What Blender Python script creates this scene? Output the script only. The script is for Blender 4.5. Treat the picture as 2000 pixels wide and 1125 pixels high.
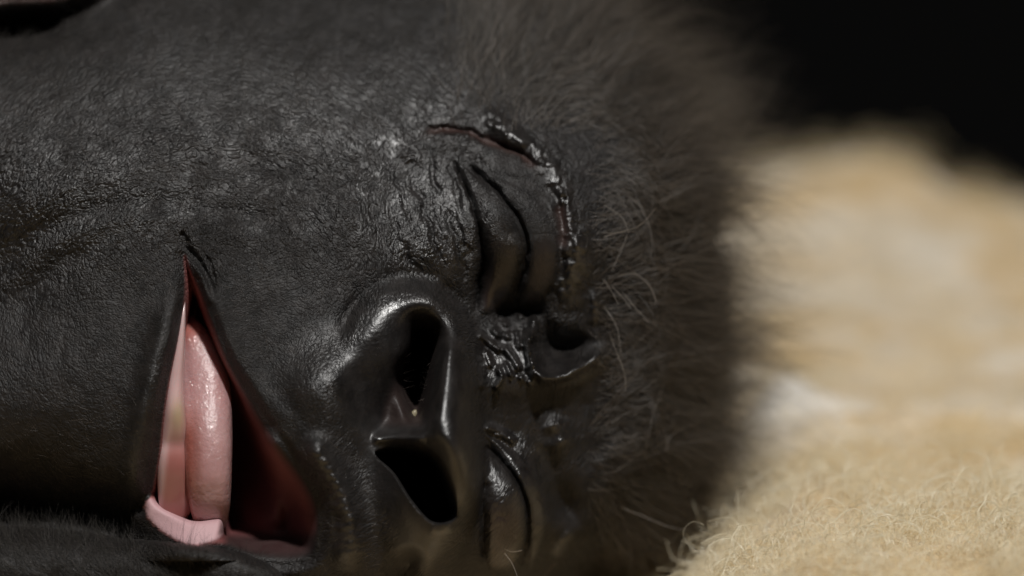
import bpy, math
import numpy as np
from mathutils import Matrix, Vector

# ------------------------------------------------------------------ camera, world, lamps
scene = bpy.context.scene
for o in list(bpy.data.objects):
    bpy.data.objects.remove(o)
COL = scene.collection

PITCH = math.radians(9.0)          # camera looks slightly down on the blanket
D0 = 0.600                         # focus distance (m)
S = 0.16 / 2000.0                  # metres per photograph pixel at the focus distance
CX, CY = 1000.0, 562.5
CAM_H = D0 * math.sin(PITCH) + 0.040 * math.cos(PITCH)
CAM = Vector((0.0, 0.0, CAM_H))
ROT = Matrix.Rotation(math.radians(90) - PITCH, 3, 'X')

cam_d = bpy.data.cameras.new('camera')
cam_d.sensor_width = 36.0
cam_d.lens = 36.0 * D0 / 0.16
cam_d.clip_start = 0.01
cam_d.clip_end = 50.0
cam_d.dof.use_dof = True
cam_d.dof.focus_distance = D0
cam_d.dof.aperture_fstop = 7.0
cam = bpy.data.objects.new('camera', cam_d)
cam.location = CAM
cam.rotation_euler = (math.radians(90) - PITCH, 0, 0)
COL.objects.link(cam)
scene.camera = cam

world = bpy.data.worlds.new('World')
scene.world = world
world.use_nodes = True
bg = world.node_tree.nodes['Background']
bg.inputs[0].default_value = (1.0, 0.98, 0.95, 1)
bg.inputs[1].default_value = 0.0025

scene.view_settings.view_transform = 'Standard'
scene.view_settings.look = 'None'
scene.view_settings.exposure = 0.0
scene.view_settings.gamma = 1.0
scene.view_settings.use_curve_mapping = False


def area(name, loc, target, sx, sy, power, col):
    l = bpy.data.lights.new(name, 'AREA')
    l.shape = 'RECTANGLE'
    l.size, l.size_y = sx, sy
    l.energy = power
    l.color = col
    ob = bpy.data.objects.new(name, l)
    ob.location = loc
    ob.rotation_euler = (Vector(target) - Vector(loc)).to_track_quat('-Z', 'Y').to_euler()
    COL.objects.link(ob)
    return ob


HEADC = (0.0, 0.60, 0.05)
area('key_lamp', (0.24, -0.34, 1.78), HEADC, 0.12, 0.12, 38.0, (1.0, 0.98, 0.95))
area('soft_lamp', (-0.2, -0.6, 2.2), HEADC, 1.6, 1.6, 1.8, (0.90, 0.95, 1.0))

# ------------------------------------------------------------------ numeric helpers
RNG = np.random.default_rng(7)
TAB = RNG.random((8, 256, 256))
JIT = RNG.random((256, 256, 2))
R3 = np.array(ROT)


def to_world(px, py, h):
    """photograph pixel position + height (px units) towards the camera -> world metres"""
    d = D0 - np.asarray(h, float) * S
    k = S * d / D0
    c = np.stack([(np.asarray(px, float) - CX) * k, (CY - np.asarray(py, float)) * k, -d + 0 * k], -1)
    return c @ R3.T + np.array(CAM)


def cam_to_world(x, y, d):
    c = np.stack([x, y, -d], -1)
    return c @ R3.T + np.array(CAM)


def sst(a, b, x):
    t = np.clip((x - a) / (b - a), 0, 1)
    return t * t * (3 - 2 * t)


def vnoise(x, y, k=0):
    xi = np.floor(x).astype(int); yi = np.floor(y).astype(int)
    fx = x - xi; fy = y - yi
    fx = fx * fx * fx * (fx * (fx * 6 - 15) + 10); fy = fy * fy * fy * (fy * (fy * 6 - 15) + 10)
    T = TAB[k % 8]
    a = T[xi & 255, yi & 255]; b = T[(xi + 1) & 255, yi & 255]
    c = T[xi & 255, (yi + 1) & 255]; d = T[(xi + 1) & 255, (yi + 1) & 255]
    return (a + (b - a) * fx) * (1 - fy) + (c + (d - c) * fx) * fy - 0.5


def fbm(x, y, k=0, o=3):
    s = 0; a = 1.0
    for i in range(o):
        s = s + a * vnoise(x * 2 ** i + 17.3 * i, y * 2 ** i + 5.1 * i, k + i); a *= 0.5
    return s


def worley(x, y):
    xi = np.floor(x).astype(int); yi = np.floor(y).astype(int)
    f1 = np.full(x.shape, 9.0); f2 = np.full(x.shape, 9.0)
    for dx in (-1, 0, 1):
        for dy in (-1, 0, 1):
            j = JIT[(xi + dx) & 255, (yi + dy) & 255]
            d = np.hypot(xi + dx + j[..., 0] - x, yi + dy + j[..., 1] - y)
            f2 = np.minimum(f2, np.maximum(f1, d)); f1 = np.minimum(f1, d)
    return f1, f2


def spline(pts, n=8, closed=False):
    p = np.array(pts, float); m = len(p); out = []
    rng = range(m if closed else m - 1)
    for i in rng:
        g = (lambda k: p[k % m]) if closed else (lambda k: p[min(max(k, 0), m - 1)])
        p0, p1, p2, p3 = g(i - 1), g(i), g(i + 1), g(i + 2)
        for t in np.arange(n) / n:
            out.append(0.5 * ((2 * p1) + (-p0 + p2) * t + (2 * p0 - 5 * p1 + 4 * p2 - p3) * t * t + (-p0 + 3 * p1 - 3 * p2 + p3) * t ** 3))
    if not closed:
        out.append(p[-1])
    return np.array(out)


# ------------------------------------------------------------------ material helpers
def new_mat(name):
    m = bpy.data.materials.new(name); m.use_nodes = True
    nt = m.node_tree
    return m, nt, nt.nodes['Principled BSDF']


def nd(nt, t, **kw):
    n = nt.nodes.new(t)
    for k, v in kw.items():
        setattr(n, k, v)
    return n


def mixc(nt, fac, a, b):
    n = nd(nt, 'ShaderNodeMix', data_type='RGBA')
    for s, v in ((n.inputs[0], fac), (n.inputs[6], a), (n.inputs[7], b)):
        if isinstance(v, (tuple, float, int)):
            s.default_value = v if not isinstance(v, tuple) else (*v, 1)[:4]
        else:
            nt.links.new(v, s)
    return n.outputs[2]


def mixf(nt, fac, a, b):
    n = nd(nt, 'ShaderNodeMix', data_type='FLOAT')
    for s, v in ((n.inputs[0], fac), (n.inputs[2], a), (n.inputs[3], b)):
        if isinstance(v, (float, int)):
            s.default_value = v
        else:
            nt.links.new(v, s)
    return n.outputs[0]


def attr(nt, name):
    n = nd(nt, 'ShaderNodeAttribute'); n.attribute_name = name
    return n.outputs['Fac']


def noise(nt, scale, detail=3, rough=0.5, coord=None, dist=0.0):
    n = nd(nt, 'ShaderNodeTexNoise'); n.inputs['Scale'].default_value = scale
    n.inputs['Detail'].default_value = detail; n.inputs['Roughness'].default_value = rough
    n.inputs['Distortion'].default_value = dist
    if coord is None:
        coord = nd(nt, 'ShaderNodeTexCoord').outputs['Object']
    nt.links.new(coord, n.inputs['Vector'])
    return n.outputs['Fac']


def ramp(nt, fac, a, b):
    n = nd(nt, 'ShaderNodeMapRange'); n.inputs[1].default_value = a; n.inputs[2].default_value = b
    nt.links.new(fac, n.inputs[0])
    return n.outputs[0]


def bump(nt, height, dist, strength=1.0, normal=None):
    b = nd(nt, 'ShaderNodeBump'); b.inputs['Distance'].default_value = dist
    b.inputs['Strength'].default_value = strength
    nt.links.new(height, b.inputs['Height'])
    if normal is not None:
        nt.links.new(normal, b.inputs['Normal'])
    return b.outputs[0]


# black skin with pink mucosa where the mouth lining shows
M_SKIN, nt, bs = new_mat('black_skin')
n1 = noise(nt, 420, 4)
skin = mixc(nt, ramp(nt, n1, 0.35, 0.7), (0.0085, 0.0072, 0.0068), (0.021, 0.0178, 0.0165))
skin = mixc(nt, attr(nt, 'warm'), skin, (0.062, 0.030, 0.024))
muc = mixc(nt, ramp(nt, noise(nt, 300, 3), 0.35, 0.7), (0.38, 0.125, 0.115), (0.48, 0.21, 0.20))
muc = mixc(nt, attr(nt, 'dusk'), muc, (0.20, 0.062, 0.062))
muc = mixc(nt, attr(nt, 'pale'), muc, (0.56, 0.35, 0.365))
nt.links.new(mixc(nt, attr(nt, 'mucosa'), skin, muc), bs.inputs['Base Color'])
rg = mixf(nt, attr(nt, 'gloss'), 0.58, 0.28)
rv = nd(nt, 'ShaderNodeMath', operation='MULTIPLY_ADD')
nt.links.new(noise(nt, 1500, 3, 0.6), rv.inputs[0]); rv.inputs[1].default_value = 0.22; nt.links.new(rg, rv.inputs[2])
rs = nd(nt, 'ShaderNodeMath', operation='SUBTRACT'); nt.links.new(rv.outputs[0], rs.inputs[0]); rs.inputs[1].default_value = 0.11
nt.links.new(rs.outputs[0], bs.inputs['Roughness'])
nt.links.new(mixf(nt, attr(nt, 'gloss'), 0.42, 1.0), bs.inputs['Specular IOR Level'])
# stippled grain: small separate bumps laid along the flow of the skin
fl = nd(nt, 'ShaderNodeAttribute'); fl.attribute_name = 'flow'
def cells(scale, rnd=1.0, edge=0.16):
    v = nd(nt, 'ShaderNodeTexVoronoi', feature='DISTANCE_TO_EDGE'); v.inputs['Scale'].default_value = scale
    v.inputs['Randomness'].default_value = rnd
    nt.links.new(wf, v.inputs['Vector'])
    d = nd(nt, 'ShaderNodeMapRange', interpolation_type='SMOOTHSTEP')
    d.inputs[1].default_value = 0.0; d.inputs[2].default_value = edge
    nt.links.new(v.outputs['Distance'], d.inputs[0])
    return d.outputs[0]


def mth(op, a, b):
    n = nd(nt, 'ShaderNodeMath', operation=op)
    for s_, v in zip(n.inputs, (a, b)):
        if isinstance(v, float):
            s_.default_value = v
        else:
            nt.links.new(v, s_)
    return n.outputs[0]


wn = nd(nt, 'ShaderNodeTexNoise'); wn.inputs['Scale'].default_value = 0.25; nt.links.new(fl.outputs['Vector'], wn.inputs['Vector'])
wm = nd(nt, 'ShaderNodeVectorMath', operation='MULTIPLY_ADD'); nt.links.new(wn.outputs['Color'], wm.inputs[0])
wm.inputs[1].default_value = (1.6, 1.6, 0.0); nt.links.new(fl.outputs['Vector'], wm.inputs[2])
wf = wm.outputs[0]
net = mth('MULTIPLY_ADD', cells(1.2, 1.0, 0.28), 0.7)
gn = nd(nt, 'ShaderNodeTexNoise'); gn.inputs['Scale'].default_value = 2.0; gn.inputs['Detail'].default_value = 4; gn.inputs['Roughness'].default_value = 0.65
nt.links.new(wf, gn.inputs['Vector'])
nt.links.new(mth('MULTIPLY', gn.outputs['Fac'], 1.3), net.node.inputs[2])
net2 = mth('ADD', net, mth('MULTIPLY', cells(0.55, 1.0, 0.20), 0.7))
m2 = mth('MULTIPLY', mth('SUBTRACT', net2, 1.8), attr(nt, 'stipple'))
fine = noise(nt, 3400, 3, 0.6)
b1 = bump(nt, fine, 0.00009, 0.5)
b2 = bump(nt, m2, 0.00022, 0.85, b1)
nt.links.new(b2, bs.inputs['Normal'])

M_TONGUE, nt, bs = new_mat('wet_tongue')
tc = mixc(nt, ramp(nt, noise(nt, 120, 3), 0.35, 0.7), (0.46, 0.245, 0.24), (0.52, 0.325, 0.32))
tc = mixc(nt, attr(nt, 'red'), tc, (0.36, 0.11, 0.085))
nt.links.new(tc, bs.inputs['Base Color'])
bs.inputs['Roughness'].default_value = 0.38
bs.inputs['Subsurface Weight'].default_value = 0.35
bs.inputs['Subsurface Radius'].default_value = (0.004, 0.0014, 0.001)
bs.inputs['Subsurface Scale'].default_value = 1.0
bs.inputs['Coat Weight'].default_value = 0.7
bs.inputs['Coat Roughness'].default_value = 0.06
nt.links.new(bump(nt, noise(nt, 800, 2), 0.0011, 1.0), bs.inputs['Coat Normal'])
nt.links.new(bump(nt, noise(nt, 1400, 3), 0.0002, 0.6), bs.inputs['Normal'])

M_GUM, nt, bs = new_mat('pale_gum')
gc = mixc(nt, attr(nt, 'pale'), (0.40, 0.155, 0.135), (0.64, 0.42, 0.41))
gc = mixc(nt, attr(nt, 'tooth'), gc, (0.62, 0.50, 0.30))
nt.links.new(gc, bs.inputs['Base Color'])
bs.inputs['Roughness'].default_value = 0.35
bs.inputs['Subsurface Weight'].default_value = 0.3
bs.inputs['Subsurface Radius'].default_value = (0.003, 0.001, 0.0008)
bs.inputs['Subsurface Scale'].default_value = 1.0
bs.inputs['Coat Weight'].default_value = 0.5
bs.inputs['Coat Roughness'].default_value = 0.1


def hair_mat(name, col, rough=0.4, var=0.35, spec=0.5):
    m, nt, bs = new_mat(name)
    hi = nd(nt, 'ShaderNodeHairInfo')
    dark = tuple(c * (1 - var) for c in col); lite = tuple(min(1, c * (1 + var)) for c in col)
    nt.links.new(mixc(nt, hi.outputs['Random'], dark, lite), bs.inputs['Base Color'])
    bs.inputs['Roughness'].default_value = rough
    bs.inputs['Specular IOR Level'].default_value = spec
    return m


M_FUR = hair_mat('dark_brown_fur', (0.080, 0.066, 0.053), 0.38, 0.85, 0.7)
M_BLACK_FUR = hair_mat('black_fur', (0.030, 0.026, 0.022), 0.5, 0.5, 0.4)
M_VELLUS = hair_mat('fine_face_hair', (0.13, 0.11, 0.095), 0.3, 0.7, 0.9)
M_STRAY = hair_mat('stray_grey_hair', (0.34, 0.29, 0.24), 0.35, 0.3, 0.7)
M_WOOL_FIBRE = hair_mat('cream_wool_fibre', (0.86, 0.72, 0.46), 0.3, 0.14, 0.7)

M_LOOSE_FIBRE = hair_mat('pale_loose_fibre', (0.95, 0.88, 0.68), 0.22, 0.05, 1.0)
M_BLANKET, nt, bs = new_mat('cream_fleece')
big = ramp(nt, noise(nt, 30, 2, 0.5), 0.44, 0.60)
mid = ramp(nt, noise(nt, 75, 3, 0.6), 0.48, 0.72)
bc = mixc(nt, big, (0.66, 0.56, 0.42), (0.62, 0.44, 0.22))
bc = mixc(nt, mid, bc, (0.78, 0.71, 0.60))
bc = mixc(nt, attr(nt, 'gold'), bc, (0.58, 0.40, 0.18))
bc = mixc(nt, attr(nt, 'tuft'), bc, (0.88, 0.85, 0.80))
nt.links.new(bc, bs.inputs['Base Color'])
bs.inputs['Roughness'].default_value = 0.9
bs.inputs['Sheen Weight'].default_value = 0.2
nt.links.new(bump(nt, noise(nt, 1300, 4, 0.7), 0.0005, 0.5), bs.inputs['Normal'])

M_CRUMB, nt, bs = new_mat('straw_crumb')
bs.inputs['Base Color'].default_value = (0.30, 0.26, 0.17, 1)
bs.inputs['Roughness'].default_value = 0.35


# ------------------------------------------------------------------ object helpers
def mesh_obj(name, co, faces, mat, parent=None, attrs=None, smooth=True):
    me = bpy.data.meshes.new(name)
    co = np.asarray(co, np.float32); faces = np.asarray(faces, np.int32)
    nf, k = faces.shape
    me.vertices.add(len(co)); me.vertices.foreach_set('co', co.ravel())
    me.loops.add(nf * k); me.loops.foreach_set('vertex_index', faces.ravel())
    me.polygons.add(nf); me.polygons.foreach_set('loop_start', np.arange(0, nf * k, k, dtype=np.int32))
    me.update(calc_edges=True)
    me.polygons.foreach_set('use_smooth', np.full(nf, smooth))
    for k_, v in (attrs or {}).items():
        a = me.attributes.new(k_, 'FLOAT', 'POINT'); a.data.foreach_set('value', np.asarray(v, np.float32).ravel())
    me.materials.append(mat)
    me.validate()
    if name == 'body':
        me.set_sharp_from_angle(angle=math.radians(58))
    ob = bpy.data.objects.new(name, me); COL.objects.link(ob)
    if parent:
        ob.parent = parent
        ob.matrix_parent_inverse = Matrix.Translation(parent.location).inverted()
    return ob


def hair_obj(name, pts, radius, mat, parent=None, tip=0.25):
    """pts: (n, k, 3) world positions"""
    n, k, _ = pts.shape
    cv = bpy.data.hair_curves.new(name)
    cv.add_curves([k] * n)
    cv.attributes['position'].data.foreach_set('vector', np.asarray(pts, np.float32).ravel())
    r = cv.attributes.get('radius') or cv.attributes.new('radius', 'FLOAT', 'POINT')
    prof = np.linspace(1.0, tip, k)[None, :] * (np.asarray(radius).reshape(-1, 1) * np.ones((n, 1)))
    r.data.foreach_set('value', prof.astype(np.float32).ravel())
    cv.materials.append(mat)
    ob = bpy.data.objects.new(name, cv); COL.objects.link(ob)
    ob['kind'] = 'stuff'
    if parent:
        ob.parent = parent
        ob.matrix_parent_inverse = Matrix.Translation(parent.location).inverted()
    return ob


def empty(name, loc, label, cat):
    e = bpy.data.objects.new(name, None); e.location = loc; e.empty_display_size = 0.02
    e['label'] = label; e['category'] = cat
    COL.objects.link(e)
    return e


def grid_faces(nu, nv):
    i = np.arange(nu * nv).reshape(nu, nv)
    return np.stack([i[:-1, :-1], i[:-1, 1:], i[1:, 1:], i[1:, :-1]], -1).reshape(-1, 4)


bpy.context.view_layer.update()

# ------------------------------------------------------------------ blanket
def blanket_y(x, d, detail=True):
    """height above the camera axis (camera space) of the fleece at lateral x and distance d"""
    pxl = x / (S * d / D0) + CX
    y = -0.0405 + (d - D0) * math.tan(PITCH)
    # the head presses a hollow into the fleece
    y = y - 0.026 * (1 - sst(1180, 1600, pxl)) * (1 - sst(0.66, 0.80, d))
    # rumpled mound at the back, lower towards the far side
    prof = 0.8 * np.exp(-((x - 0.050) / 0.018) ** 2) + 1.25 * np.exp(-((x - 0.088) / 0.026) ** 2) + 0.3 * np.exp(-((x - 0.16) / 0.03) ** 2) + 0.25
    y = y + 0.0105 * prof * np.exp(-((d - 0.93) / 0.085) ** 2)
    y = y + 0.007 * np.exp(-((x - 0.0525) / 0.007) ** 2 - ((d - 0.720) / 0.008) ** 2)
    y = y - 0.9 * np.clip(d - 0.955, 0, None) ** 1.3
    y = y + 0.008 * fbm(x * 16 + 3, d * 12, 1, 2) * sst(0.62, 0.75, d)
    if detail:
        y = y + 0.0028 * fbm(x * 90 + 3, d * 70, 2, 3) + 0.0016 * fbm(x * 500, d * 420, 4, 2)
    return y


nu, nv = 620, 620
xs = np.linspace(-0.24, 0.30, nu); ds = np.concatenate([np.linspace(0.525, 0.72, 400), np.linspace(0.722, 1.18, nv - 400)])
XX, DD = np.meshgrid(xs, ds, indexing='ij')
YY = blanket_y(XX, DD)
co = cam_to_world(XX, YY, DD).reshape(-1, 3)
blanket = empty('fleece_blanket', (0.03, 0.62, -0.03), 'cream and golden curly fleece blanket rumpled under the sleeping head', 'blanket')
bpy.context.view_layer.update()
tuft = np.exp(-((XX - 0.0525) / 0.008) ** 2 - ((DD - 0.714) / 0.012) ** 2)
mesh_obj('fleece', co, grid_faces(nu, nv)[:, ::-1], M_BLANKET, blanket, {'tuft': tuft, 'gold': 0.75 * (1 - sst(0.63, 0.69, DD)) * np.clip(0.75 + 1.3 * fbm(XX * 120, DD * 100, 5, 2), 0, 1)})


def wool(n, xlo, xhi, dlo, dhi, length, rad, k=9, seed=1, curl=1.0):
    r = np.random.default_rng(seed)
    d = r.uniform(dlo, dhi, n); x = r.uniform(xlo, xhi, n) * d / D0
    dens = fbm(x * 140, d * 110, 3, 2)
    keep = r.random(n) < np.clip(0.55 + 1.2 * dens, 0.12, 1)
    x, d = x[keep], d[keep]; n = len(x)
    y = blanket_y(x, d) - 0.0008
    L = length * r.uniform(0.45, 1.5, n)
    az = r.uniform(0, 2 * np.pi, n); el = r.uniform(0.1, 1.0, n)
    dirx, dird, diry = np.cos(az) * np.cos(el * 1.4), np.sin(az) * np.cos(el * 1.4), np.sin(el * 1.4)
    t = np.linspace(0, 1, k)[None, :]
    w = r.uniform(1.0, 2.6, (n, 1)); ph = r.uniform(0, 6.28, (n, 1)); rc = (0.16 + 0.25 * r.random((n, 1))) * L[:, None] * curl
    a1 = r.uniform(0, 6.28, (n, 1)); bend = r.uniform(0.1, 0.9, (n, 1))
    ox = rc * np.sin(w * 6.28 * t + ph) * np.cos(a1); od = rc * np.sin(w * 6.28 * t + ph) * np.sin(a1); oy = rc * np.cos(w * 6.28 * t + ph) * 0.7
    ox -= ox[:, :1]; od -= od[:, :1]; oy -= oy[:, :1]
    px = x[:, None] + L[:, None] * dirx[:, None] * t + ox
    pd = d[:, None] + L[:, None] * dird[:, None] * t + od
    py = y[:, None] + L[:, None] * diry[:, None] * t * (1 - bend * t * 0.7) + oy
    return cam_to_world(px, py, pd), rad * r.uniform(0.6, 1.3, n)


p1, r1 = wool(30000, 0.005, 0.088, 0.560, 0.680, 0.0055, 0.000024, 11, 1)
p3, r3 = wool(5500, 0.005, 0.088, 0.570, 0.650, 0.0080, 0.000042, 11, 3)
p2, r2 = wool(6000, 0.00, 0.13, 0.66, 1.00, 0.0085, 0.000050, 11, 2)
hair_obj('wool_pile', np.concatenate([p1, p2]), np.concatenate([r1, r2]), M_WOOL_FIBRE, blanket, tip=0.6)
hair_obj('loose_fibres', p3, r3, M_LOOSE_FIBRE, blanket, tip=0.6)

# ------------------------------------------------------------------ the head as a sculpted surface
STEP = 2.2
gx = np.arange(-300, 1640, STEP); gy = np.arange(-320, 1380, STEP)
X, Y = np.meshgrid(gx, gy, indexing='ij')

CTRL = [
    # cheek and side of the head, receding upwards
    (-300, 1300, -160), (-300, 900, -60), (-300, 500, -210), (-300, 200, -180), (-300, -100, -420), (-300, -320, -700),
    (0, 1100, -60), (0, 980, -110), (0, 880, -10), (0, 780, 25), (0, 560, -62), (0, 420, -60), (0, 250, -110), (0, 60, -330), (0, -150, -560), (0, -320, -720),
    (200, 1150, -60), (200, 1000, -60), (200, 920, 5), (230, 780, 55), (250, 600, 30), (280, 420, -8), (300, 300, -62), (300, 150, -158), (300, 0, -300), (300, -300, -720),
    (400, 1200, -40), (480, 560, 20), (560, 700, 40), (600, 850, 60), (680, 1000, 84), (700, 1200, -20),
    (500, 430, -20), (560, 330, -60), (600, 200, -150), (600, 50, -310), (600, -150, -560), (600, -320, -760),
    # muzzle under the nose, eye region
    (760, 700, 10), (780, 900, 20), (800, 1100, 0), (850, 800, -30),
    (700, 500, -12), (800, 440, -66), (800, 340, -118), (700, 400, -42), (700, 310, -92), (860, 380, -112), (900, 480, -110), (980, 470, -120), (960, 580, -150), (900, 250, -170), (820, 200, -190), (900, 60, -350), (900, -150, -560),
    # bridge, brow, forehead
    (1000, 632, -152), (1000, 700, -108), (1000, 758, -76), (1000, 795, -98), (1000, 845, -132), (1120, 500, -120), (1110, 640, -170), (1130, 735, -158), (1130, 785, -175), (1060, 350, -140), (1080, 850, -152),
    (1000, 180, -250), (1000, 0, -450), (1200, 350, -210), (1200, 550, -200), (1200, 800, -230), (1200, 150, -370), (1300, 300, -310),
    (1300, 550, -270), (1300, 800, -290), (1400, 400, -420), (1420, 650, -410), (1400, 850, -410), (1550, 600, -650), (1500, 300, -650), (1500, 900, -650), (1640, 600, -900),
    (1250, 0, -600), (1400, 100, -700), (1200, -200, -800), (1640, -300, -1300), (1640, 1300, -1100),
    # lower eye and underside
    (1000, 945, -98), (1000, 1080, -150), (960, 1200, -260), (1150, 980, -240), (1150, 1120, -330), (1280, 1000, -340), (1300, 1150, -480), (1000, 1350, -420), (600, 1350, -220), (200, 1350, -200),
]


def tps(ctrl, X, Y, lam=2.0):
    c = np.array(ctrl, float); x = c[:, 0] / 1000; y = c[:, 1] / 1000; n = len(c)
    U = lambda r2: r2 * np.log(r2 + 1e-12)
    K = U((x[:, None] - x) ** 2 + (y[:, None] - y) ** 2) + lam * 1e-3 * np.eye(n)
    Pm = np.stack([np.ones(n), x, y], 1)
    A = np.zeros((n + 3, n + 3)); A[:n, :n] = K; A[:n, n:] = Pm; A[n:, :n] = Pm.T
    w = np.linalg.solve(A, np.concatenate([c[:, 2], np.zeros(3)]))
    out = w[n] + w[n + 1] * X / 1000 + w[n + 2] * Y / 1000
    for i in range(n):
        out += w[i] * U((X / 1000 - x[i]) ** 2 + (Y / 1000 - y[i]) ** 2)
    return out


H = tps(CTRL, X, Y)


def window(pts, m):
    p = np.asarray(pts)
    i0 = np.searchsorted(gx, p[:, 0].min() - m); i1 = np.searchsorted(gx, p[:, 0].max() + m)
    j0 = np.searchsorted(gy, p[:, 1].min() - m); j1 = np.searchsorted(gy, p[:, 1].max() + m)
    return slice(i0, i1), slice(j0, j1)


def curve_dist(c, x, y):
    """unsigned distance, signed side and normalised parameter along polyline c"""
    best = np.full(x.shape, 1e9); side = np.zeros(x.shape); par = np.zeros(x.shape)
    seg = np.hypot(*(c[1:] - c[:-1]).T); cum = np.concatenate([[0], np.cumsum(seg)])
    for i in range(len(c) - 1):
        a, b = c[i], c[i + 1]; ab = b - a; l2 = (ab ** 2).sum() + 1e-9
        t = np.clip(((x - a[0]) * ab[0] + (y - a[1]) * ab[1]) / l2, 0, 1)
        dx = x - a[0] - t * ab[0]; dy = y - a[1] - t * ab[1]
        d = np.hypot(dx, dy); m = d < best
        best = np.where(m, d, best)
        side = np.where(m, np.sign(ab[0] * dy - ab[1] * dx), side)
        par = np.where(m, (cum[i] + t * seg[i]) / cum[-1], par)
    return best, side, par


def poly_sd(pts, margin, n=8, smooth=True):
    """signed distance (positive inside) to a smooth closed outline, on a window of the grid"""
    c = spline(pts, n, True) if smooth else np.array(pts, float)
    w = window(c, margin); x, y = X[w], Y[w]
    cc = np.vstack([c, c[:1]])
    d, _, _ = curve_dist(cc, x, y)
    ins = np.zeros(x.shape, bool)
    for i in range(len(c)):
        a, b = cc[i], cc[i + 1]
        m = ((a[1] > y) != (b[1] > y)) & (x < (b[0] - a[0]) * (y - a[1]) / (b[1] - a[1] + 1e-12) + a[0])
        ins ^= m
    return w, np.where(ins, d, -d), x, y


def stroke(pts, amp, width, ends=0.15, power=2.0, jag=0.0, wid_end=None):
    """raise (amp>0) or crease (amp<0) the surface along a smooth curve"""
    c = spline(pts, 8); mw = max(width, wid_end or 0)
    w = window(c, mw * 3.2); x, y = X[w], Y[w]
    if jag:
        x = x + jag * fbm(x / 22, y / 22, 1, 2); y = y + jag * fbm(x / 22 + 9, y / 22, 2, 2)
    d, s, t = curve_dist(c, x, y)
    ww = width if wid_end is None else width + (wid_end - width) * t
    tap = np.ones_like(t) if ends <= 0 else sst(0, ends, t) * sst(0, ends, 1 - t)
    g = np.exp(-np.abs(d / ww) ** power) * (0.08 + 0.92 * tap if ends > 0 else 1)
    H[w] += amp * g
    return w, g, d, s, t


def blur(A, sig):
    n = int(3 * sig / STEP) + 1; k = np.exp(-0.5 * (np.arange(-n, n + 1) * STEP / sig) ** 2); k /= k.sum()
    B = sum(k[i] * np.roll(A, i - n, 0) for i in range(2 * n + 1))
    return sum(k[i] * np.roll(B, i - n, 1) for i in range(2 * n + 1))


zero = lambda: np.zeros_like(H)
MUC, PALE, WARM, GLOSS, BEAD, SMOOTH, DUSK = zero(), zero(), zero(), zero(), zero(), zero(), zero()


def paint(A, w, v):
    A[w] = np.maximum(A[w], v)


def region(A, cx, cy, rx, ry, v=1.0, soft=0.5):
    q = np.hypot((X - cx) / rx, (Y - cy) / ry)
    np.maximum(A, v * (1 - sst(1 - soft, 1 + soft, q)), out=A)


# ---- large soft folds of the cheek
stroke([(-80, 470), (60, 400), (180, 345), (300, 300), (430, 275), (560, 290)], 11, 42, 0.3)
stroke([(-60, 560), (40, 480), (150, 425), (290, 395), (400, 400), (520, 425), (620, 450)], -9, 22, 0.25)
stroke([(430, 340), (520, 335), (600, 350), (660, 400)], -14, 34, 0.35)
stroke([(-60, 620), (30, 540), (120, 470), (240, 425), (350, 425)], 8, 18, 0.25)
stroke([(20, 680), (60, 590), (130, 520), (220, 470)], -8, 22, 0.3)
stroke([(650, 380), (740, 470), (830, 520)], 10, 34, 0.3)
for pts, a, wd in [([(-30, 650), (55, 565), (140, 500), (230, 455)], -5, 8), ([(30, 780), (55, 670), (110, 585), (170, 530)], -5, 9), ([(110, 740), (130, 650), (180, 565)], -4, 8),
                   ([(-40, 520), (60, 450), (160, 405), (260, 380)], -4, 6), ([(60, 430), (170, 380), (300, 345), (420, 335)], -4, 6), ([(240, 410), (330, 420), (430, 410), (520, 425)], -5, 5),
                   ([(430, 300), (520, 305), (600, 330), (660, 380)], -4, 6), ([(460, 385), (540, 400), (610, 430), (680, 480)], -4, 5), ([(180, 300), (300, 262), (420, 250)], -4, 7)]:
    stroke(pts, a * 0.5, wd * 1.2, 0.35, 2, 12)
stroke([(640, 300), (700, 380), (760, 480), (830, 540), (900, 590)], -12, 28, 0.3)

# ---- upper eye: one full, rounded lid crossed by thin creases
H += 50 * np.exp(-(((X - 985) * 0.94 - (Y - 455) * 0.25) / 78) ** 2 - (((Y - 455) * 0.97 + (X - 985) * 0.25) / 104) ** 2)
w, sd, x, y = poly_sd([(905, 330), (935, 352), (975, 395), (1005, 440), (1018, 490), (1008, 545), (985, 600), (940, 612), (934, 570), (944, 510), (938, 455), (920, 395)], 60)
H[w] += 12 * np.sqrt(np.clip(1 - (1 - np.clip(sd / 42, 0, 1)) ** 2, 0, 1))
paint(WARM, w, 0.28 * sst(0, 25, sd) * sst(430, 560, y)); paint(GLOSS, w, 0.9 * sst(0, 20, sd)); paint(SMOOTH, w, sst(-4, 14, sd) * sst(440, 520, y))
w, sd, x, y = poly_sd([(925, 318), (970, 345), (1030, 375), (1070, 420), (1090, 480), (1085, 545), (1050, 592), (1012, 600), (1025, 545), (1034, 490), (1024, 440), (995, 393), (955, 348)], 60)
H[w] += 10 * np.sqrt(np.clip(1 - (1 - np.clip(sd / 38, 0, 1)) ** 2, 0, 1))
paint(WARM, w, 0.22 * sst(0, 25, sd) * sst(430, 540, y)); paint(SMOOTH, w, sst(-4, 14, sd) * sst(430, 480, y)); paint(GLOSS, w, 0.5 * sst(0, 20, sd))
stroke([(880, 305), (902, 350), (926, 408), (941, 470), (944, 510), (936, 560), (926, 615)], -19, 4.6, 0.10, 1.5, 4)
stroke([(930, 420), (941, 470), (942, 520), (934, 570), (926, 620)], -13, 15, 0.3)
stroke([(908, 318), (950, 354), (991, 399), (1019, 443), (1029, 488), (1021, 537), (1003, 585)], -17, 4.4, 0.10, 1.5, 4)
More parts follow.
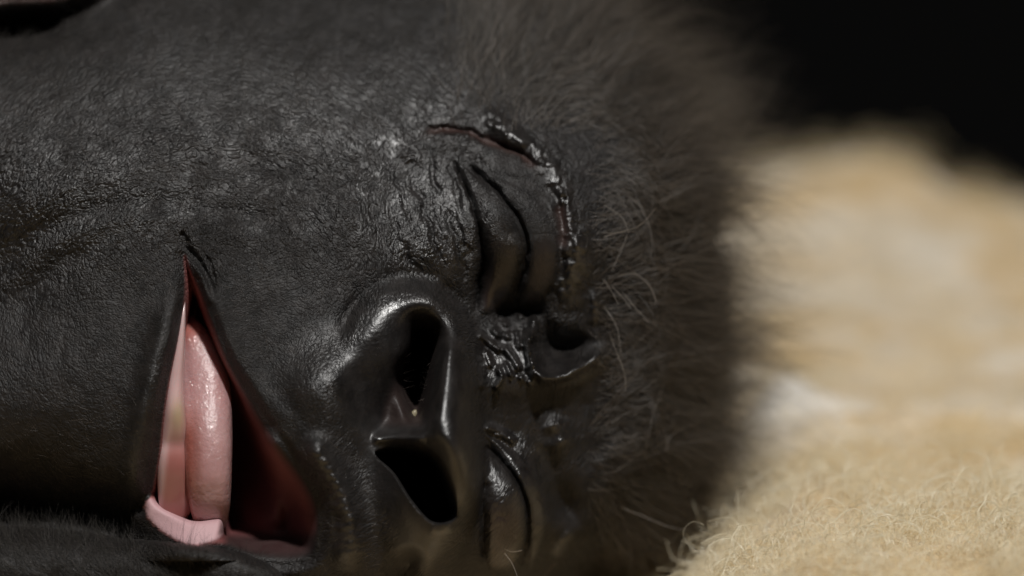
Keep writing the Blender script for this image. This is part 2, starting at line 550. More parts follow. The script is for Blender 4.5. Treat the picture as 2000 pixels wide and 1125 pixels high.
w, g, *_ = stroke([(826, 266), (850, 256), (884, 252), (933, 266), (991, 290), (1030, 312), (1056, 330)], -14, 7, 0.14, 2, 7)
paint(WARM, w, 0.8 * g)
stroke([(1060, 345), (1085, 385), (1096, 430), (1100, 480), (1094, 535)], -11, 10, 0.2, 2, 6)
w, g, *_ = stroke([(1090, 395), (1100, 440), (1098, 490)], -8, 10, 0.2)
paint(WARM, w, 0.6 * g)
# lid plate above the eye and folds of the outer corner
stroke([(835, 285), (890, 275), (950, 300), (1010, 335), (1050, 365)], 9, 18, 0.2, 2, 6)
stroke([(848, 300), (842, 340), (858, 390)], -7, 7, 0.3, 2, 8)
stroke([(868, 300), (880, 330), (890, 372), (905, 430)], -7, 5, 0.3, 2, 8)
# under-eye pouch: fanned wrinkles
for pts, a, wd in [
    ([(800, 325), (818, 375), (833, 420), (850, 480), (880, 540)], -17, 7),
    ([(747, 345), (757, 395), (768, 440), (795, 500), (840, 545)], -13, 8),
    ([(860, 385), (878, 430), (895, 485), (905, 545)], -13, 6),
    ([(822, 345), (838, 390), (860, 450), (882, 505)], -11, 5),
    ([(880, 400), (900, 450), (915, 510)], -10, 5),
    ([(770, 330), (785, 380), (800, 430), (820, 490)], -8, 5),
    ([(720, 360), (728, 410), (745, 460), (780, 510)], -8, 7),
    ([(890, 560), (905, 530), (920, 480)], -8, 7)]:
    stroke(pts, a * 0.55, wd, 0.3, 2, 12)
stroke([(765, 300), (800, 300), (830, 320)], 8, 14, 0.3)
H += 30 * np.exp(-((X - 850) / 85) ** 2 - ((Y - 500) / 95) ** 2)
region(GLOSS, 840, 430, 115, 120, 1.0, 0.5)
region(BEAD, 850, 430, 95, 120, 0.45, 0.5)
region(BEAD, 945, 395, 40, 60, 0.5, 0.5)
region(BEAD, 1000, 340, 60, 45, 0.5, 0.5)

# ---- brow ridge with its beaded, shiny skin
w, g, d, s, t = stroke([(900, 225), (960, 235), (1020, 270), (1062, 310), (1092, 360), (1108, 420), (1122, 480), (1120, 540), (1104, 590), (1092, 630)], 16, 26, 0.15, 2, 16)
paint(BEAD, w, g); paint(GLOSS, w, g)
w, g, *_ = stroke([(1165, 560), (1162, 600), (1160, 640)], 14, 14, 0.3, 2, 4)
paint(BEAD, w, g); paint(GLOSS, w, g)
stroke([(950, 615), (1000, 605), (1040, 608), (1075, 600)], -34, 26, 0.3)
w, g, *_ = stroke([(960, 245), (1000, 262), (1030, 292)], 10, 18, 0.2, 2, 5)
paint(BEAD, w, g); paint(GLOSS, w, g)

# ---- bridge of the nose: wrinkled skin bunched between the eyes
def tubercle(pts, amp, wd):
    w, g, *_ = stroke(pts, amp, wd, 0.0)
    paint(GLOSS, w, g); paint(SMOOTH, w, 0.8 * g)


region(GLOSS, 990, 690, 62, 66, 1.0, 0.35)
region(GLOSS, 1000, 890, 62, 60, 0.9, 0.4)
region(GLOSS, 1095, 715, 80, 34, 0.9, 0.4)
region(SMOOTH, 990, 690, 55, 60, 0.7, 0.4)
# wet beads and short folds, then the arched fold that runs into the brow
for pts, a, wd in [
    ([(940, 655), (956, 668), (973, 681)], 13, 7), ([(966, 646), (972, 652)], 13, 8), ([(988, 682), (1000, 698), (1012, 717)], 15, 7),
    ([(990, 714), (998, 732)], 12, 6), ([(975, 722), (980, 738), (969, 756)], 13, 6), ([(943, 716), (940, 754)], 11, 5),
    ([(985, 630), (988, 633)], 11, 7), ([(1042, 620), (1043, 626)], 13, 8), ([(1016, 616), (1018, 619)], 10, 7), ([(1039, 651), (1040, 657)], 11, 7),
    ([(1026, 666), (1032, 684)], 11, 7), ([(1017, 737), (1019, 740)], 10, 6), ([(1034, 746), (1037, 749)], 10, 7), ([(990, 654), (992, 658)], 10, 7),
    ([(1034, 690), (1040, 712)], 12, 8), ([(1052, 726), (1060, 738)], 13, 9), ([(950, 690), (958, 712)], 9, 6), ([(1008, 650), (1014, 676)], 9, 6)]:
    tubercle(pts, a * 1.5, wd)
w, g, *_ = stroke([(1046, 612), (1040, 640), (1030, 672), (1038, 705), (1048, 732), (1080, 738), (1110, 731), (1140, 715), (1165, 697), (1192, 675)], 34, 12, 0.15, 2, 4)
paint(GLOSS, w, g); paint(BEAD, w, 0.45 * g)
stroke([(1016, 650), (1024, 690), (1034, 720)], -14, 5, 0.3)
w, sd, x, y = poly_sd([(1060, 620), (1100, 640), (1140, 650), (1160, 670), (1130, 705), (1090, 718), (1060, 715), (1045, 680)], 40)
L = zero(); L[w] = 70 * sst(-6, 40, sd); H -= blur(L, 9)
w, sd, x, y = poly_sd([(940, 775), (1000, 765), (1080, 765), (1150, 775), (1100, 805), (1020, 812), (940, 815)], 60)
L = zero(); L[w] = 12 * sst(-25, 25, sd); H -= blur(L, 12)
w, g, *_ = stroke([(1075, 812), (1085, 826), (1094, 850), (1098, 880)], 22, 20, 0.3, 2, 6)
paint(GLOSS, w, g)

# ---- lower eye
H += 46 * np.exp(-((X - 1000) / 60) ** 2 - ((Y - 1000) / 110) ** 2)
w, sd, x, y = poly_sd([(950, 880), (985, 905), (1012, 945), (1026, 1000), (1025, 1060), (1000, 1110), (955, 1110), (946, 1040), (944, 960)], 60)
H[w] += 14 * np.sqrt(np.clip(1 - (1 - np.clip(sd / 40, 0, 1)) ** 2, 0, 1))
paint(WARM, w, 0.3 * sst(0, 22, sd) * sst(960, 1040, y)); paint(GLOSS, w, 0.8 * sst(0, 15, sd)); paint(BEAD, w, 0.6 * sst(0, 15, sd) * (1 - sst(1000, 1040, y)))
w, sd, x, y = poly_sd([(945, 848), (985, 868), (1030, 905), (1058, 950), (1068, 1010), (1058, 1070), (1036, 1110), (1034, 1030), (1022, 960), (990, 905)], 50)
H[w] += 12 * np.sqrt(np.clip(1 - (1 - np.clip(sd / 22, 0, 1)) ** 2, 0, 1))
paint(GLOSS, w, sst(0, 12, sd)); paint(BEAD, w, 0.8 * sst(0, 12, sd))
stroke([(942, 866), (985, 905), (1016, 950), (1031, 1005), (1030, 1060), (1015, 1110)], -18, 5, 0.1, 1.5, 3)
stroke([(946, 925), (944, 980), (946, 1040), (944, 1100)], -17, 8, 0.15, 1.6, 3)
w, g, *_ = stroke([(945, 830), (960, 840), (985, 850), (1010, 870)], 14, 9, 0.2, 2, 3)
paint(BEAD, w, g); paint(GLOSS, w, g)
L = zero()
w, sd, x, y = poly_sd([(1050, 880), (1085, 905), (1115, 960), (1130, 1010), (1100, 1015), (1075, 985), (1060, 930)], 60)
L[w] += 60 * sst(-14, 28, sd)
H -= blur(L, 14)
w, g, *_ = stroke([(1120, 1035), (1098, 1060), (1082, 1090)], 12, 9, 0.2)
paint(GLOSS, w, g)

# ---- nose pad with two nostrils
NOSE = [(640, 700), (672, 640), (705, 585), (765, 553), (839, 556), (889, 598), (922, 644), (936, 722), (935, 811), (941, 900), (934, 972), (912, 1033), (870, 1095), (820, 1150), (770, 1120), (735, 1030), (690, 930), (650, 830), (628, 760)]
L = zero()
w, sd, x, y = poly_sd(NOSE, 90)
wid = 66 + 40 * (1 - sst(640, 860, x)) * sst(640, 760, y)
dome = np.sqrt(np.clip(1 - (1 - np.clip(sd / wid, 0, 1)) ** 2, 0, 1))
up = 1 - sst(600, 700, y)
lift = 165 * sst(690, 915, x) * (1 - up) + (20 + 140 * sst(760, 930, x)) * up
L[w] += (lift + 88 * np.exp(-((y - 876) / 130) ** 2) * sst(720, 860, x)) * dome
H += blur(L, 9)
paint(SMOOTH, w, sst(10, 45, sd)); paint(GLOSS, w, 0.75 * sst(5, 40, sd))
# alar rim: a fat roll over the upper nostril, and the crease outside it
w, g, *_ = stroke([(590, 760), (640, 735), (690, 697), (728, 650), (768, 607), (830, 590), (880, 618), (905, 665)], 34, 46, 0.40)
paint(GLOSS, w, g); paint(SMOOTH, w, 0.6 * g)
stroke([(662, 655), (675, 615), (705, 575), (750, 548), (800, 538), (860, 550), (905, 592)], -8, 16, 0.35)
stroke([(664, 662), (682, 612), (712, 572)], -12, 12, 0.3)
stroke([(850, 552), (885, 574), (915, 610)], -12, 13, 0.3)
stroke([(560, 800), (620, 745), (690, 700)], 24, 58, 0.45)
H += 58 * np.exp(-((X - 632) / 95) ** 2 - ((Y - 806) / 115) ** 2)
region(GLOSS, 655, 712, 90, 75, 0.75, 0.6)
# upper nostril: sloping outer wall, then the hole
L = zero()
w, sd, x, y = poly_sd([(805, 622), (850, 618), (872, 652), (862, 720), (852, 780), (842, 830), (828, 844), (760, 846), (733, 842), (736, 790), (756, 735), (778, 690)], 70)
L[w] += 34 * sst(-26, 20, sd) + 30 * sst(0, 30, sd)
paint(WARM, w, 0.25 * sst(6, 26, sd)); NOSTRIL = (w, sd.copy())
w, sd, x, y = poly_sd([(812, 630), (848, 628), (862, 665), (854, 722), (845, 785), (836, 836), (800, 838), (782, 795), (768, 740), (788, 685)], 30)
L[w] += 320 * sst(2, 44, sd)
# lower nostril
w, sd, x, y = poly_sd([(738, 880), (790, 872), (840, 878), (868, 910), (886, 960), (893, 1004), (872, 1022), (838, 1018), (802, 978), (768, 925), (738, 895)], 70)
H -= blur(L, 7.5)
rs = sst(-10, 50, (x - 738) * 0.715 - (y - 885) * 0.70)
L = zero(); L[w] = 330 * sst(-1, 12 + 32 * rs, sd) + 60 * rs * sst(-42, 16, sd)
GLOSS[w] *= 1 - 0.9 * (1 - rs) * np.exp(-((sd + 6) / 16) ** 2)
Lb = blur(L, 3.0); mk = zero(); mk[w] = rs; H -= L * (1 - mk) + Lb * mk
w, g, *_ = stroke([(880, 655), (872, 700), (864, 750), (857, 800), (842, 846)], 13, 15, 0.15)
paint(GLOSS, w, g)
w, g, *_ = stroke([(722, 858), (745, 857), (790, 858), (835, 858)], 18, 11, 0.15)
paint(GLOSS, w, g)
w, g, *_ = stroke([(838, 1032), (860, 1038), (885, 1028)], 10, 12, 0.2)
paint(GLOSS, w, 1.0 * g)
GLOSS[NOSTRIL[0]] *= 1 - sst(2, 12, NOSTRIL[1])
# shadowed dip below the lower wing
w, sd, x, y = poly_sd([(760, 1090), (800, 1070), (830, 1090), (825, 1140), (780, 1180), (745, 1140)], 60)
H[w] -= 70 * sst(-12, 40, sd)

# ---- mouth
MOUTH = [(360, 500), (372, 528), (392, 572), (420, 645), (446, 706), (482, 766), (524, 832), (560, 880), (602, 940), (626, 1000), (618, 1078), (570, 1100), (498, 1090), (440, 1066), (372, 1062), (316, 1034), (286, 1000), (298, 962), (312, 884), (320, 810), (332, 738), (350, 655), (362, 570)]
# rolled lips
w, g, *_ = stroke([(345, 545), (325, 620), (303, 700), (280, 800), (264, 885), (258, 960), (262, 1020)], 26, 24, 0.2)
paint(GLOSS, w, 0.7 * g); paint(SMOOTH, w, 0.5 * g)
w, g, *_ = stroke([(590, 850), (632, 900), (662, 950), (680, 1005), (684, 1060), (670, 1120)], 42, 25, 0.15, 2, 5)
paint(GLOSS, w, 0.7 * g); paint(SMOOTH, w, 0.5 * g)
stroke([(410, 560), (450, 650), (510, 760), (580, 850)], 8, 22, 0.2)
stroke([(340, 455), (360, 478), (385, 505), (408, 545), (418, 585)], -16, 7, 0.2, 2, 4)
stroke([(350, 450), (372, 480)], -12, 6, 0.3)
stroke([(395, 490), (412, 520), (422, 560)], -9, 4, 0.3, 2, 3)
stroke([(372, 510), (395, 545), (412, 600)], 8, 7, 0.2, 2, 3)
# wrinkles that radiate from the upper lip
for i in range(13):
    a = i / 12.0
    x0, y0 = 585 + 75 * a ** 0.8, 900 + 190 * a
    stroke([(x0 + 4, y0), (x0 + 40, y0 - 10 + 8 * a), (x0 + 62, y0 - 18 + 20 * a)], -2.0, 4.5, 0.3, 2, 10)
w, sd, x, y = poly_sd(MOUTH, 40)
MOUTH_SD = np.full(H.shape, -99.0); MOUTH_SD[w] = sd
side = sst(380, 560, x)
H[w] -= 18 * sst(-22, 2, sd) + (340 - 190 * side) * sst(-2, 36 + 36 * side, sd)
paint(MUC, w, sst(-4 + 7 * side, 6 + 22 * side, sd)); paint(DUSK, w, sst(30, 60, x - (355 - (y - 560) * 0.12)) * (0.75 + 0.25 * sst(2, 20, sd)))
MUC[w] *= 1 - 0.85 * sst(1026, 1056, y) * sst(424, 450, x)
# pink lower-lip lining at the corner resting below
w, sd, x, y = poly_sd([(292, 972), (330, 992), (376, 1012), (434, 1008), (434, 1046), (400, 1062), (366, 1064), (318, 1040), (284, 1004)], 30)
tgt = 22 + 0.75 * (y - 1000) - 0.1 * (x - 360) + 2 * np.sqrt(np.clip(1 - (1 - np.clip(sd / 22, 0, 1)) ** 2, 0, 1))
low = sst(-4, 16, y - (1012 + 0.30 * (x - 320)))
k = sst(-14 - 62 * low, 8, sd)
H[w] = H[w] * (1 - k) + (tgt - 0.5 * np.clip(-sd, 0, None)) * k
k2 = zero(); k2[w] = sst(-24, -6, sd) * (1 - 0.0 * sd)
H = H * (1 - k2) + blur(H, 4) * k2
edge = 6 * fbm(x / 9, y / 9, 3, 2)
paint(MUC, w, sst(-3, 4, sd + edge)); paint(PALE, w, sst(-3, 5, sd))
# palate fold deep on the far side of the mouth
w, g, *_ = stroke([(515, 830), (530, 900), (540, 980), (520, 1050)], 45, 26, 0.2)

# ---- arm and chest fur lump along the bottom left, ear at the top left
w, sd, x, y = poly_sd([(-320, 1075), (0, 1040), (250, 1062), (470, 1090), (560, 1170), (470, 1340), (0, 1370), (-320, 1360)], 80)
H[w] += 105 * np.sqrt(np.clip(1 - (1 - np.clip((sd + 10) / 120, 0, 1)) ** 2, 0, 1))
ARM_SD = np.full(H.shape, -99.0); ARM_SD[w] = sd
stroke([(-320, 960), (0, 985), (200, 1000), (300, 1040)], -40, 45, 0.0)
w, g, *_ = stroke([(-200, 18), (-80, 10), (20, 2), (110, -4), (190, -34), (240, -90)], 80, 26, 0.1)
paint(WARM, w, 0.9 * g); paint(GLOSS, w, 0.6 * g)
stroke([(-200, 80), (-40, 70), (60, 55), (130, 45)], -60, 28, 0.2)

# ---- skin relief: flow around the mouth on the cheek, round the eye, pebbled elsewhere
FUR_X = 1135 + 20 * fbm(Y / 90, X / 90, 5, 2)
cheek_r = np.hypot(X - 390, (Y - 640) * 1.02); cheek_a = np.arctan2(Y - 640, X - 390)
wx = X + 14 * fbm(X / 60, Y / 60, 0, 2); wy = Y + 14 * fbm(X / 60 + 40, Y / 60, 3, 2)
r_ = np.hypot(wx - 390, wy - 640); a_ = np.arctan2(wx - 390, 640 - wy)
f1, f2 = worley(a_ * 330 / 11, r_ / 7.0)
cheek = (0.75 - f1)
rows = vnoise(a_ * 330 / 70, r_ / 11, 2) + 0.7 * vnoise(a_ * 330 / 40, r_ / 6.5, 4)
e_r = np.hypot(wx - 1010, wy - 455); e_a = np.arctan2(wy - 455, 1010 - wx)
g1, g2 = worley(e_r / 7.0, e_a * 170 / 11)
eye = (0.75 - g1)
b1_, b2_ = worley(wx / 16.0, wy / 18.0)
bead = np.sqrt(np.clip(0.85 - b1_, 0, 1))
c1, c2 = worley(X / 9.0 + 3, Y / 9.0 + 7)
peb = 0.7 - c1
m_eye = 1 - sst(170, 330, np.hypot(X - 960, (Y - 440)))
m_low = sst(480, 600, Y + 0.15 * (X - 300)) * (1 - sst(600, 760, X) * (1 - sst(560, 700, Y)))
m_cheek = (1 - m_eye) * (1 - m_low)
keep = (1 - SMOOTH * 0.93) * (1 - sst(0, 14, MOUTH_SD)) * (1 - 0.85 * BEAD) * (1 - PALE)
patch = 0.85 + 0.45 * np.clip(fbm(X / 120, Y / 120, 6, 2) + 0.25, 0, 1)
H += keep * patch * (m_cheek * sst(60, 330, Y) * (2.0 * cheek + 3.2 * rows) + m_eye * 2.0 * eye + m_low * (0.9 * peb + 0.3 * rows))
H += 16 * fbm(X / 55, Y / 55, 4, 2) * sst(1010, 1080, X) * sst(600, 700, Y)
H += BEAD * 12.0 * (bead - 0.4) * np.clip(0.55 + 1.6 * fbm(X / 24, Y / 24, 6, 2), 0.1, 1.5)
H += (1 - 0.7 * SMOOTH) * 2.2 * fbm(X / 40, Y / 40, 1, 3)
H += SMOOTH * (1 - sst(0, 14, MOUTH_SD)) * 0.8 * (0.7 - worley(X / 6.0, Y / 6.0)[0])
STIP = keep * (m_cheek * (0.25 + 0.75 * sst(60, 300, Y)) + 0.8 * m_eye + 0.42 * m_low) * np.clip(0.9 + 0.55 * fbm(X / 45, Y / 45, 5, 3), 0.5, 1.4)
m_sw = m_eye + 0.5 * fbm(X / 45, Y / 45, 2, 3)
STIP *= sst(0.0, 0.10, np.abs(m_sw - 0.5))
FLOW = np.stack([a_ * 330 / 11.0, r_ / 7.0, 0 * X], -1)
ee = m_sw[..., None] > 0.5
FLOW = np.where(ee, np.stack([e_r / 7.0 + 50, e_a * 170 / 9.0, 0 * X], -1), FLOW)
GLN = np.clip(fbm(X / 26, Y / 26, 3, 3) + 0.5, 0, 1)
gl_c = np.exp(-((Y - 360 + 0.12 * (X - 300)) / 170) ** 2) * (1 - sst(900, 1000, X))
np.maximum(GLOSS, 0.85 * gl_c, out=GLOSS)
GLOSS = np.maximum(GLOSS * (0.85 + 0.3 * fbm(X / 30, Y / 30, 2, 2)), 0) * (1 - 0.5 * m_low * (1 - SMOOTH) * (1 - sst(520, 640, X)))

# ---- outline: the head turns away to the back
OUT = [(-300, -300), (200, -310), (700, -300), (1060, -180), (1190, 0), (1265, 110), (1350, 220), (1400, 380), (1408, 560), (1400, 720), (1380, 850), (1325, 970), (1235, 1060), (1130, 1150), (950, 1230), (500, 1340), (0, 1360), (-290, 1340), (-300, 500)]
w, sd, x, y = poly_sd(OUT, 400, 6)
SD = np.full(H.shape, -400.0); SD[w] = sd + 40 * fbm(x / 95, y / 95, 3, 2) * sst(900, 1100, x)
Wd = 150.0
q = np.clip((Wd - SD) / Wd, 0, 1)
H -= 260 * (1 - np.sqrt(np.clip(1 - q * q, 0, 1))) + 25 * np.clip(-SD, 0, None)


def Hs(px, py):
    u = np.clip((px - gx[0]) / STEP, 0, len(gx) - 1.001); v = np.clip((py - gy[0]) / STEP, 0, len(gy) - 1.001)
    i = u.astype(int); j = v.astype(int); fu = u - i; fv = v - j
    return (H[i, j] * (1 - fu) + H[i + 1, j] * fu) * (1 - fv) + (H[i, j + 1] * (1 - fu) + H[i + 1, j + 1] * fu) * fv


def look(A, px, py):
    i = np.clip(((px - gx[0]) / STEP).astype(int), 0, len(gx) - 1); j = np.clip(((py - gy[0]) / STEP).astype(int), 0, len(gy) - 1)
    return A[i, j]


gor = empty('baby_gorilla', (-0.01, 0.62, 0.0), 'sleeping black baby gorilla lying on its side with open pink mouth', 'gorilla')
bpy.context.view_layer.update()
use = SD > -26
STIP *= sst(-5, 60, SD)
idx = np.full(H.shape, -1); idx[use] = np.arange(use.sum())
co = to_world(X[use], Y[use], H[use])
F = np.stack([idx[:-1, :-1], idx[1:, :-1], idx[1:, 1:], idx[:-1, 1:]], -1).reshape(-1, 4)
F = F[(F >= 0).all(1)][:, ::-1]
# close the back: every border edge goes to rings that shrink behind the head
E = np.concatenate([F[:, [0, 1]], F[:, [1, 2]], F[:, [2, 3]], F[:, [3, 0]]])
nvx = len(co)
key = E[:, 0].astype(np.int64) * nvx + E[:, 1]; rev = E[:, 1].astype(np.int64) * nvx + E[:, 0]
B = E[~np.isin(key, rev)]
bv = np.unique(B)
cen = co[bv].mean(0) + np.array([0, 0.03, 0])
ringmap = np.full(nvx, -1); allco = [co]; allF = [F]; prev = np.arange(nvx); base = nvx
for s_, back in ((0.75, 0.02), (0.4, 0.035), (0.02, 0.04)):
    nr = cen + (co[bv] - cen) * s_ + np.array([0, back, 0])
    cur = np.full(nvx, -1); cur[bv] = base + np.arange(len(bv))
    allF.append(np.stack([prev[B[:, 1]], prev[B[:, 0]], cur[B[:, 0]], cur[B[:, 1]]], 1))
    allco.append(nr); base += len(bv); prev = cur
co2 = np.concatenate(allco); F2 = np.concatenate(allF)
pad = lambda A: np.concatenate([A[use], np.zeros(len(co2) - nvx)])
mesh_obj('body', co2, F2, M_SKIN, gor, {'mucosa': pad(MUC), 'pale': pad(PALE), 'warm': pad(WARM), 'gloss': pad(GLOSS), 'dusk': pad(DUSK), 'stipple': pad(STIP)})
at_ = bpy.data.objects['body'].data.attributes.new('flow', 'FLOAT_VECTOR', 'POINT')
at_.data.foreach_set('vector', np.concatenate([FLOW[use], np.zeros((len(co2) - nvx, 3))]).astype(np.float32).ravel())


# ---- tongue and gum: tubes with changing section inside the mouth
def tube(name, path, mat, ns=28, nseg=10, fn=None, attrs_fn=None, parent=None):
    """path rows: x, y, h, half width, half thickness"""
    c = spline(path, nseg); m = len(c)
    an = np.linspace(0, 2 * np.pi, ns, endpoint=False)
    tx = np.gradient(c[:, 0]); ty = np.gradient(c[:, 1]); l = np.hypot(tx, ty) + 1e-9; nx, ny = ty / l, -tx / l
    A, I = np.meshgrid(an, np.arange(m))
    ca_ = np.sign(np.cos(A)) * np.abs(np.cos(A)) ** 0.78; sa_ = np.sign(np.sin(A)) * np.abs(np.sin(A)) ** 0.78
    px = c[I, 0] + nx[I] * ca_ * c[I, 3]; py = c[I, 1] + ny[I] * ca_ * c[I, 3]; h = c[I, 2] + sa_ * c[I, 4]
    if fn is not None:
        h = h + fn(px, py, np.sin(A), np.cos(A))
    co = to_world(px, py, h).reshape(-1, 3)
    i = np.arange(m * ns).reshape(m, ns); j = np.roll(i, -1, 1)
    F = np.stack([i[:-1], j[:-1], j[1:], i[1:]], -1).reshape(-1, 4)
    at = {k_: f(px, py, h).ravel() for k_, f in (attrs_fn or {}).items()}
    return mesh_obj(name, co, F, mat, parent, at)


tube('tongue', [(366, 610, -112, 2, 2), (368, 624, -106, 15, 24), (376, 655, -88, 31, 42), (389, 700, -76, 44, 54), (399, 760, -50, 51, 58), (405, 840, -12, 49, 58), (407, 920, 2, 46, 55), (409, 970, -6, 42, 50), (411, 1003, -22, 37, 42), (413, 1030, -40, 28, 30), (414, 1045, -50, 2, 3)], M_TONGUE, 64, 14,
     fn=lambda px, py, s, c: 3.0 * fbm(px / 40, py / 55, 2, 2) * (s > 0) - 4 * np.exp(-((c + 0.5) / 0.25) ** 2) * (s > 0),
     attrs_fn={'red': lambda px, py, h: np.clip((1 - sst(366, 412, px - 4 * fbm(px / 30, py / 30, 3, 2))) * sst(760, 860, py) + 0.9 * (1 - sst(640, 690, py)), 0, 1)}, parent=gor)
gum_bumps = lambda px, py: 9 * np.exp(-((py - 800) / 42) ** 2) + 7 * np.exp(-((py - 915) / 38) ** 2) - 4 * np.exp(-((py - 868) / 15) ** 2)
tube('lower_gum', [(360, 590, 8, 2, 4), (357, 620, 10, 6, 16), (351, 680, 12, 11, 24), (344, 740, 12, 16, 28), (341, 800, 10, 21, 30), (340, 860, 0, 28, 26), (340, 915, -8, 33, 24), (342, 970, -20, 33, 22), (345, 1005, -34, 28, 18), (348, 1030, -44, 2, 2)], M_GUM, 40, 14,
     fn=lambda px, py, s, c: gum_bumps(px, py) * np.clip(s, 0, 1),
     attrs_fn={'pale': lambda px, py, h: np.clip((1 - sst(790, 905, py)) * 0.9 + 0.9 * (1 - sst(-14, 2, px - (336 - (py - 860) * 0.12))), 0, 1),
               'tooth': lambda px, py, h: np.clip(0.75 * np.exp(-((py - 812) / 30) ** 2 - ((px - 348) / 14) ** 2), 0, 1)}, parent=gor)

# ------------------------------------------------------------------ fur
def fur(n, sampler, seed, length, rad, lift, k=7, flow=None, wob=0.15, lenvar=0.5, cell=26.0, clump=0.6):
    """strands that start on the skin, lean with the flow and gather into uneven locks"""
    r = np.random.default_rng(seed)
    x, y = sampler(r, n)
    n = len(x)
    qx = x / cell + 0.6 * fbm(x / 70, y / 70, 3, 2); qy = y / cell + 0.6 * fbm(x / 70 + 31, y / 70, 4, 2)
    ci = np.floor(qx).astype(int); cj = np.floor(qy).astype(int)
    j = JIT[ci & 255, cj & 255]; tv = TAB[(seed + 1) % 8][ci & 255, cj & 255]; tl = TAB[(seed + 3) % 8][ci & 255, cj & 255]
    ccx = x + (ci + j[:, 0] - qx) * cell; ccy = y + (cj + j[:, 1] - qy) * cell
    dx, dy = flow(x, y)
    ang = np.arctan2(dy, dx) + fbm(x / 90, y / 90, 1, 2) * 1.1 + (tv - 0.5) * 0.9 + r.normal(0, wob, n)
    L = (length(x, y) if callable(length) else length) * (0.6 + 0.8 * tl) * r.uniform(1 - lenvar, 1 + lenvar, n)
    li = (lift(x, y) if callable(lift) else lift) * (0.4 + 1.2 * tv) * r.uniform(0.5, 1.5, n)
    curl = (tl - 0.5) * 1.2 + r.normal(0, 0.35, n)
    ck = clump * r.uniform(0.3, 1.0, n)
    h0 = Hs(x, y) - 2
    bx, by = x.copy(), y.copy(); px, py, hh = [x], [y], [h0]
    for i in range(1, k):
        t = i / (k - 1)
        a = ang + curl * t
        bx = bx + np.cos(a) * L / (k - 1); by = by + np.sin(a) * L / (k - 1)
        px.append(bx + (ccx - x) * ck * t); py.append(by + (ccy - y) * ck * t)
        surf = np.maximum(Hs(px[-1], py[-1]), h0 - 1.1 * L * t)
        hh.append(surf + li * L * (t - 0.35 * t * t))
    return to_world(np.stack(px, 1), np.stack(py, 1), np.stack(hh, 1)), rad * r.uniform(0.6, 1.4, n)


def rad_flow(x, y):
    dx = x - 860; dy = (y - 690) * 0.8
    l = np.hypot(dx, dy) + 1e-6
    dx, dy = dx / l, dy / l
    # on the forehead the hair sweeps back to the right
    k = sst(1050, 1300, x)
    dx = dx + 0.9 * k; dy = dy * (1 - 0.35 * k)
    l = np.hypot(dx, dy)
    return dx / l, dy / l


def samp_head(r, n):
    x = r.uniform(850, 1500, n); y = r.uniform(-200, 1200, n)
    sdv = look(SD, x, y); fx = look(FUR_X, x, y)
    band = np.where(y < 260, 1 - sst(150, 260, y) * (1 - sst(960, 1100, x)), 0)
    p = np.maximum(sst(0, 70, x - fx), band * sst(850, 980, x)) * (sdv > -25)
    # pits and midline stay barer
    p *= 1 - 0.7 * np.exp(-((x - 1150) / 40) ** 2 - ((y - 760) / 60) ** 2)
    p *= np.where((y > 880) & (x < 1130), 0, 1)
    ok = r.random(n) < p
    return x[ok], y[ok]


hp, hr = fur(42000, samp_head, 11, lambda x, y: 60 + 55 * sst(1120, 1400, x) + 20 * (1 - sst(0, 300, y)), 0.000024, 0.36, 7, rad_flow, 0.25, clump=0.85)
hair_obj('head_fur', hp, hr, M_FUR, gor)
hp, hr = fur(15000, samp_head, 19, lambda x, y: 110 + 75 * sst(1180, 1400, x) + 40 * (1 - sst(0, 300, y)), 0.000030, 0.55, 9, rad_flow, 0.35, cell=52.0, clump=0.75)
hair_obj('long_head_fur', hp, hr, M_FUR, gor)


def samp_top(r, n):
    x = r.uniform(-250, 1100, n); y = r.uniform(-250, 330, n)
    p = (1 - sst(40, 300, y + 30 * fbm(x / 80, y / 80, 3, 2))) * 0.8
    ok = r.random(n) < p
    return x[ok], y[ok]


def top_flow(x, y):
    a = np.radians(-62 + 22 * fbm(x / 200, y / 200, 2, 2))
    return np.cos(a), np.sin(a)


tp, tr = fur(42000, samp_top, 12, 42, 0.000017, 0.30, 6, top_flow, 0.35)
hair_obj('cheek_fur', tp, tr, M_BLACK_FUR, gor)


NO_HAIR = blur(MUC, 9)


def samp_face(r, n):
    x = r.uniform(-60, 1100, n); y = r.uniform(120, 1120, n)
    p = (0.25 + 0.75 * np.exp(-((y - 260) / 130) ** 2)) * (look(MOUTH_SD, x, y) < -12) * (look(NO_HAIR, x, y) < 0.03) * ~((x > 250) & (x < 470) & (y > 940)) * (1 - 0.9 * look(SMOOTH, x, y)) * (1 - look(GLOSS, x, y) * 0.6) * (x < 760)
    ok = r.random(n) < p
    return x[ok], y[ok]


fp, fr = fur(20000, samp_face, 13, 20, 0.000010, 0.20, 5, lambda x, y: (np.cos(np.radians(-140 + 60 * fbm(x / 150, y / 150, 4, 2))), np.sin(np.radians(-140 + 60 * fbm(x / 150, y / 150, 4, 2)))), 0.5)
hair_obj('face_hair', fp, fr, M_VELLUS, gor)


def samp_arm(r, n):
    x = r.uniform(-250, 620, n); y = r.uniform(1000, 1330, n)
    ok = ~((x > 265) & (x < 455) & (y < 1100)) & (look(NO_HAIR, x, y) < 0.05) & (look(ARM_SD, x, y) > -20) & (look(MOUTH_SD, x, y) < -14 - 50 * (x > 420))
    return x[ok], y[ok]


ap, ar = fur(16000, samp_arm, 14, 60, 0.000020, 0.35, 6, lambda x, y: (np.full_like(x, -0.5), np.full_like(x, -0.86)), 0.45)
hair_obj('chin_fur', ap, ar, M_BLACK_FUR, gor)

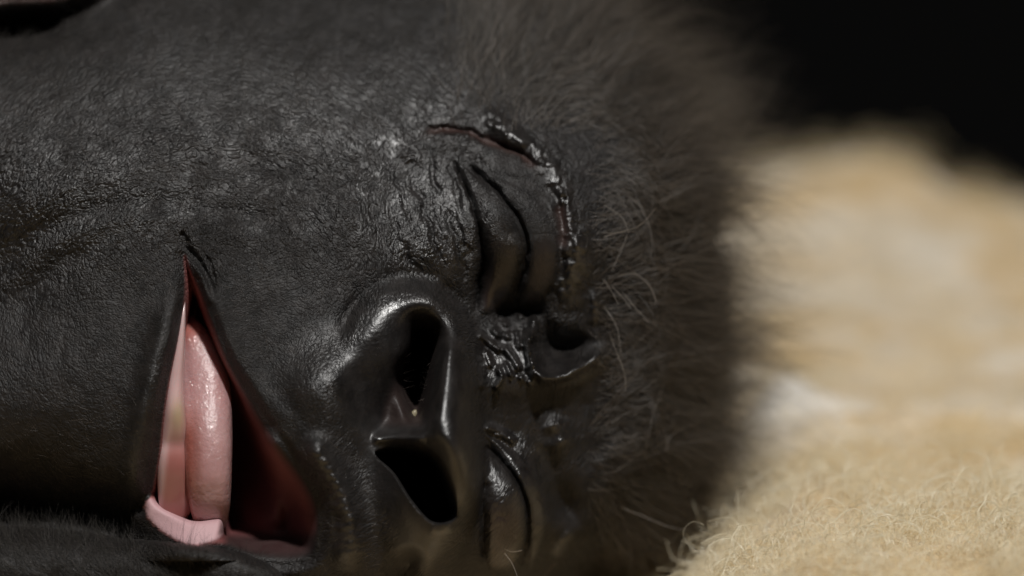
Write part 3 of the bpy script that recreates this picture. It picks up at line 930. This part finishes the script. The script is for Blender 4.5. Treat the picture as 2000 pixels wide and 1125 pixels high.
# stray long hairs over the brow and hairs inside the nostril
stray = []
for pts in [[(1180, 462), (1215, 452), (1250, 440), (1282, 405)], [(1225, 460), (1212, 492), (1195, 528)], [(1175, 455), (1200, 455), (1240, 452)],
            [(1205, 540), (1240, 535), (1270, 560), (1282, 590)], [(1215, 570), (1240, 600), (1268, 632)], [(1178, 545), (1195, 570), (1208, 595)],
            [(1190, 650), (1205, 690), (1220, 730), (1222, 765)], [(1195, 560), (1215, 580), (1232, 602)], [(1180, 600), (1205, 640), (1212, 690)],
            [(1210, 990), (1260, 1010), (1310, 1030), (1350, 1036)], [(1180, 400), (1215, 425), (1228, 455)], [(1300, 850), (1303, 865), (1302, 880)],
            [(1020, 1075), (1000, 1078), (985, 1072)], [(985, 1080), (1000, 1100), (1010, 1125)], [(1085, 1100), (1068, 1120), (1060, 1140)]]:
    c = spline(pts, 6); c = c[np.linspace(0, len(c) - 1, 12).astype(int)]
    h = np.maximum.accumulate(Hs(c[:, 0], c[:, 1]) * 0 + Hs(c[:, 0], c[:, 1]).max()) + np.linspace(4, 40, len(c))
    stray.append(to_world(c[:, 0], c[:, 1], h))
hair_obj('brow_hair', np.array(stray), np.full(len(stray), 0.000032), M_STRAY, gor, 0.5)
r = np.random.default_rng(5); nh = []
for i in range(60):
    sgn = 1 if i % 2 else -1
    y0 = r.uniform(700, 815); x0 = (782 + 6 * r.random() + (y0 - 700) * 0.10) if sgn > 0 else 846 - (y0 - 700) * 0.12
    a = r.normal(0, 0.5); L = r.uniform(8, 24); t = np.linspace(0, 1, 6)
    px = x0 + sgn * np.cos(a) * L * t; py = y0 + np.sin(a) * L * t - 5 * t * t
    nh.append(to_world(px, py, -60 + 30 * r.random() + 30 * t))
hair_obj('nostril_hair', np.array(nh), np.full(len(nh), 0.000010), M_VELLUS, gor, 0.5)

# ------------------------------------------------------------------ crumb caught in the nostril
u = np.linspace(0, np.pi, 9); v = np.linspace(0, 2 * np.pi, 12, endpoint=False)
U, V = np.meshgrid(u, v, indexing='ij')
ra = 1 + 0.35 * fbm(U * 1.7 + 3, V * 1.3, 3, 2)
ca, sa = math.cos(1.15), math.sin(1.15)
ex, ey, ez = 11 * np.cos(U) * ra, 6 * np.sin(U) * np.cos(V) * ra, 5 * np.sin(U) * np.sin(V) * ra
cpx = 808 + ex * ca + ey * sa; cpy = 811 - ex * sa + ey * ca
hc = -52.0
i = np.arange(U.size).reshape(U.shape); j = np.roll(i, -1, 1)
crumb = mesh_obj('crumb', to_world(cpx, cpy, hc + ez).reshape(-1, 3), np.stack([i[:-1], j[:-1], j[1:], i[1:]], -1).reshape(-1, 4), M_CRUMB)
crumb['label'] = 'tiny straw coloured crumb caught inside the upper nostril'
crumb['category'] = 'crumb'
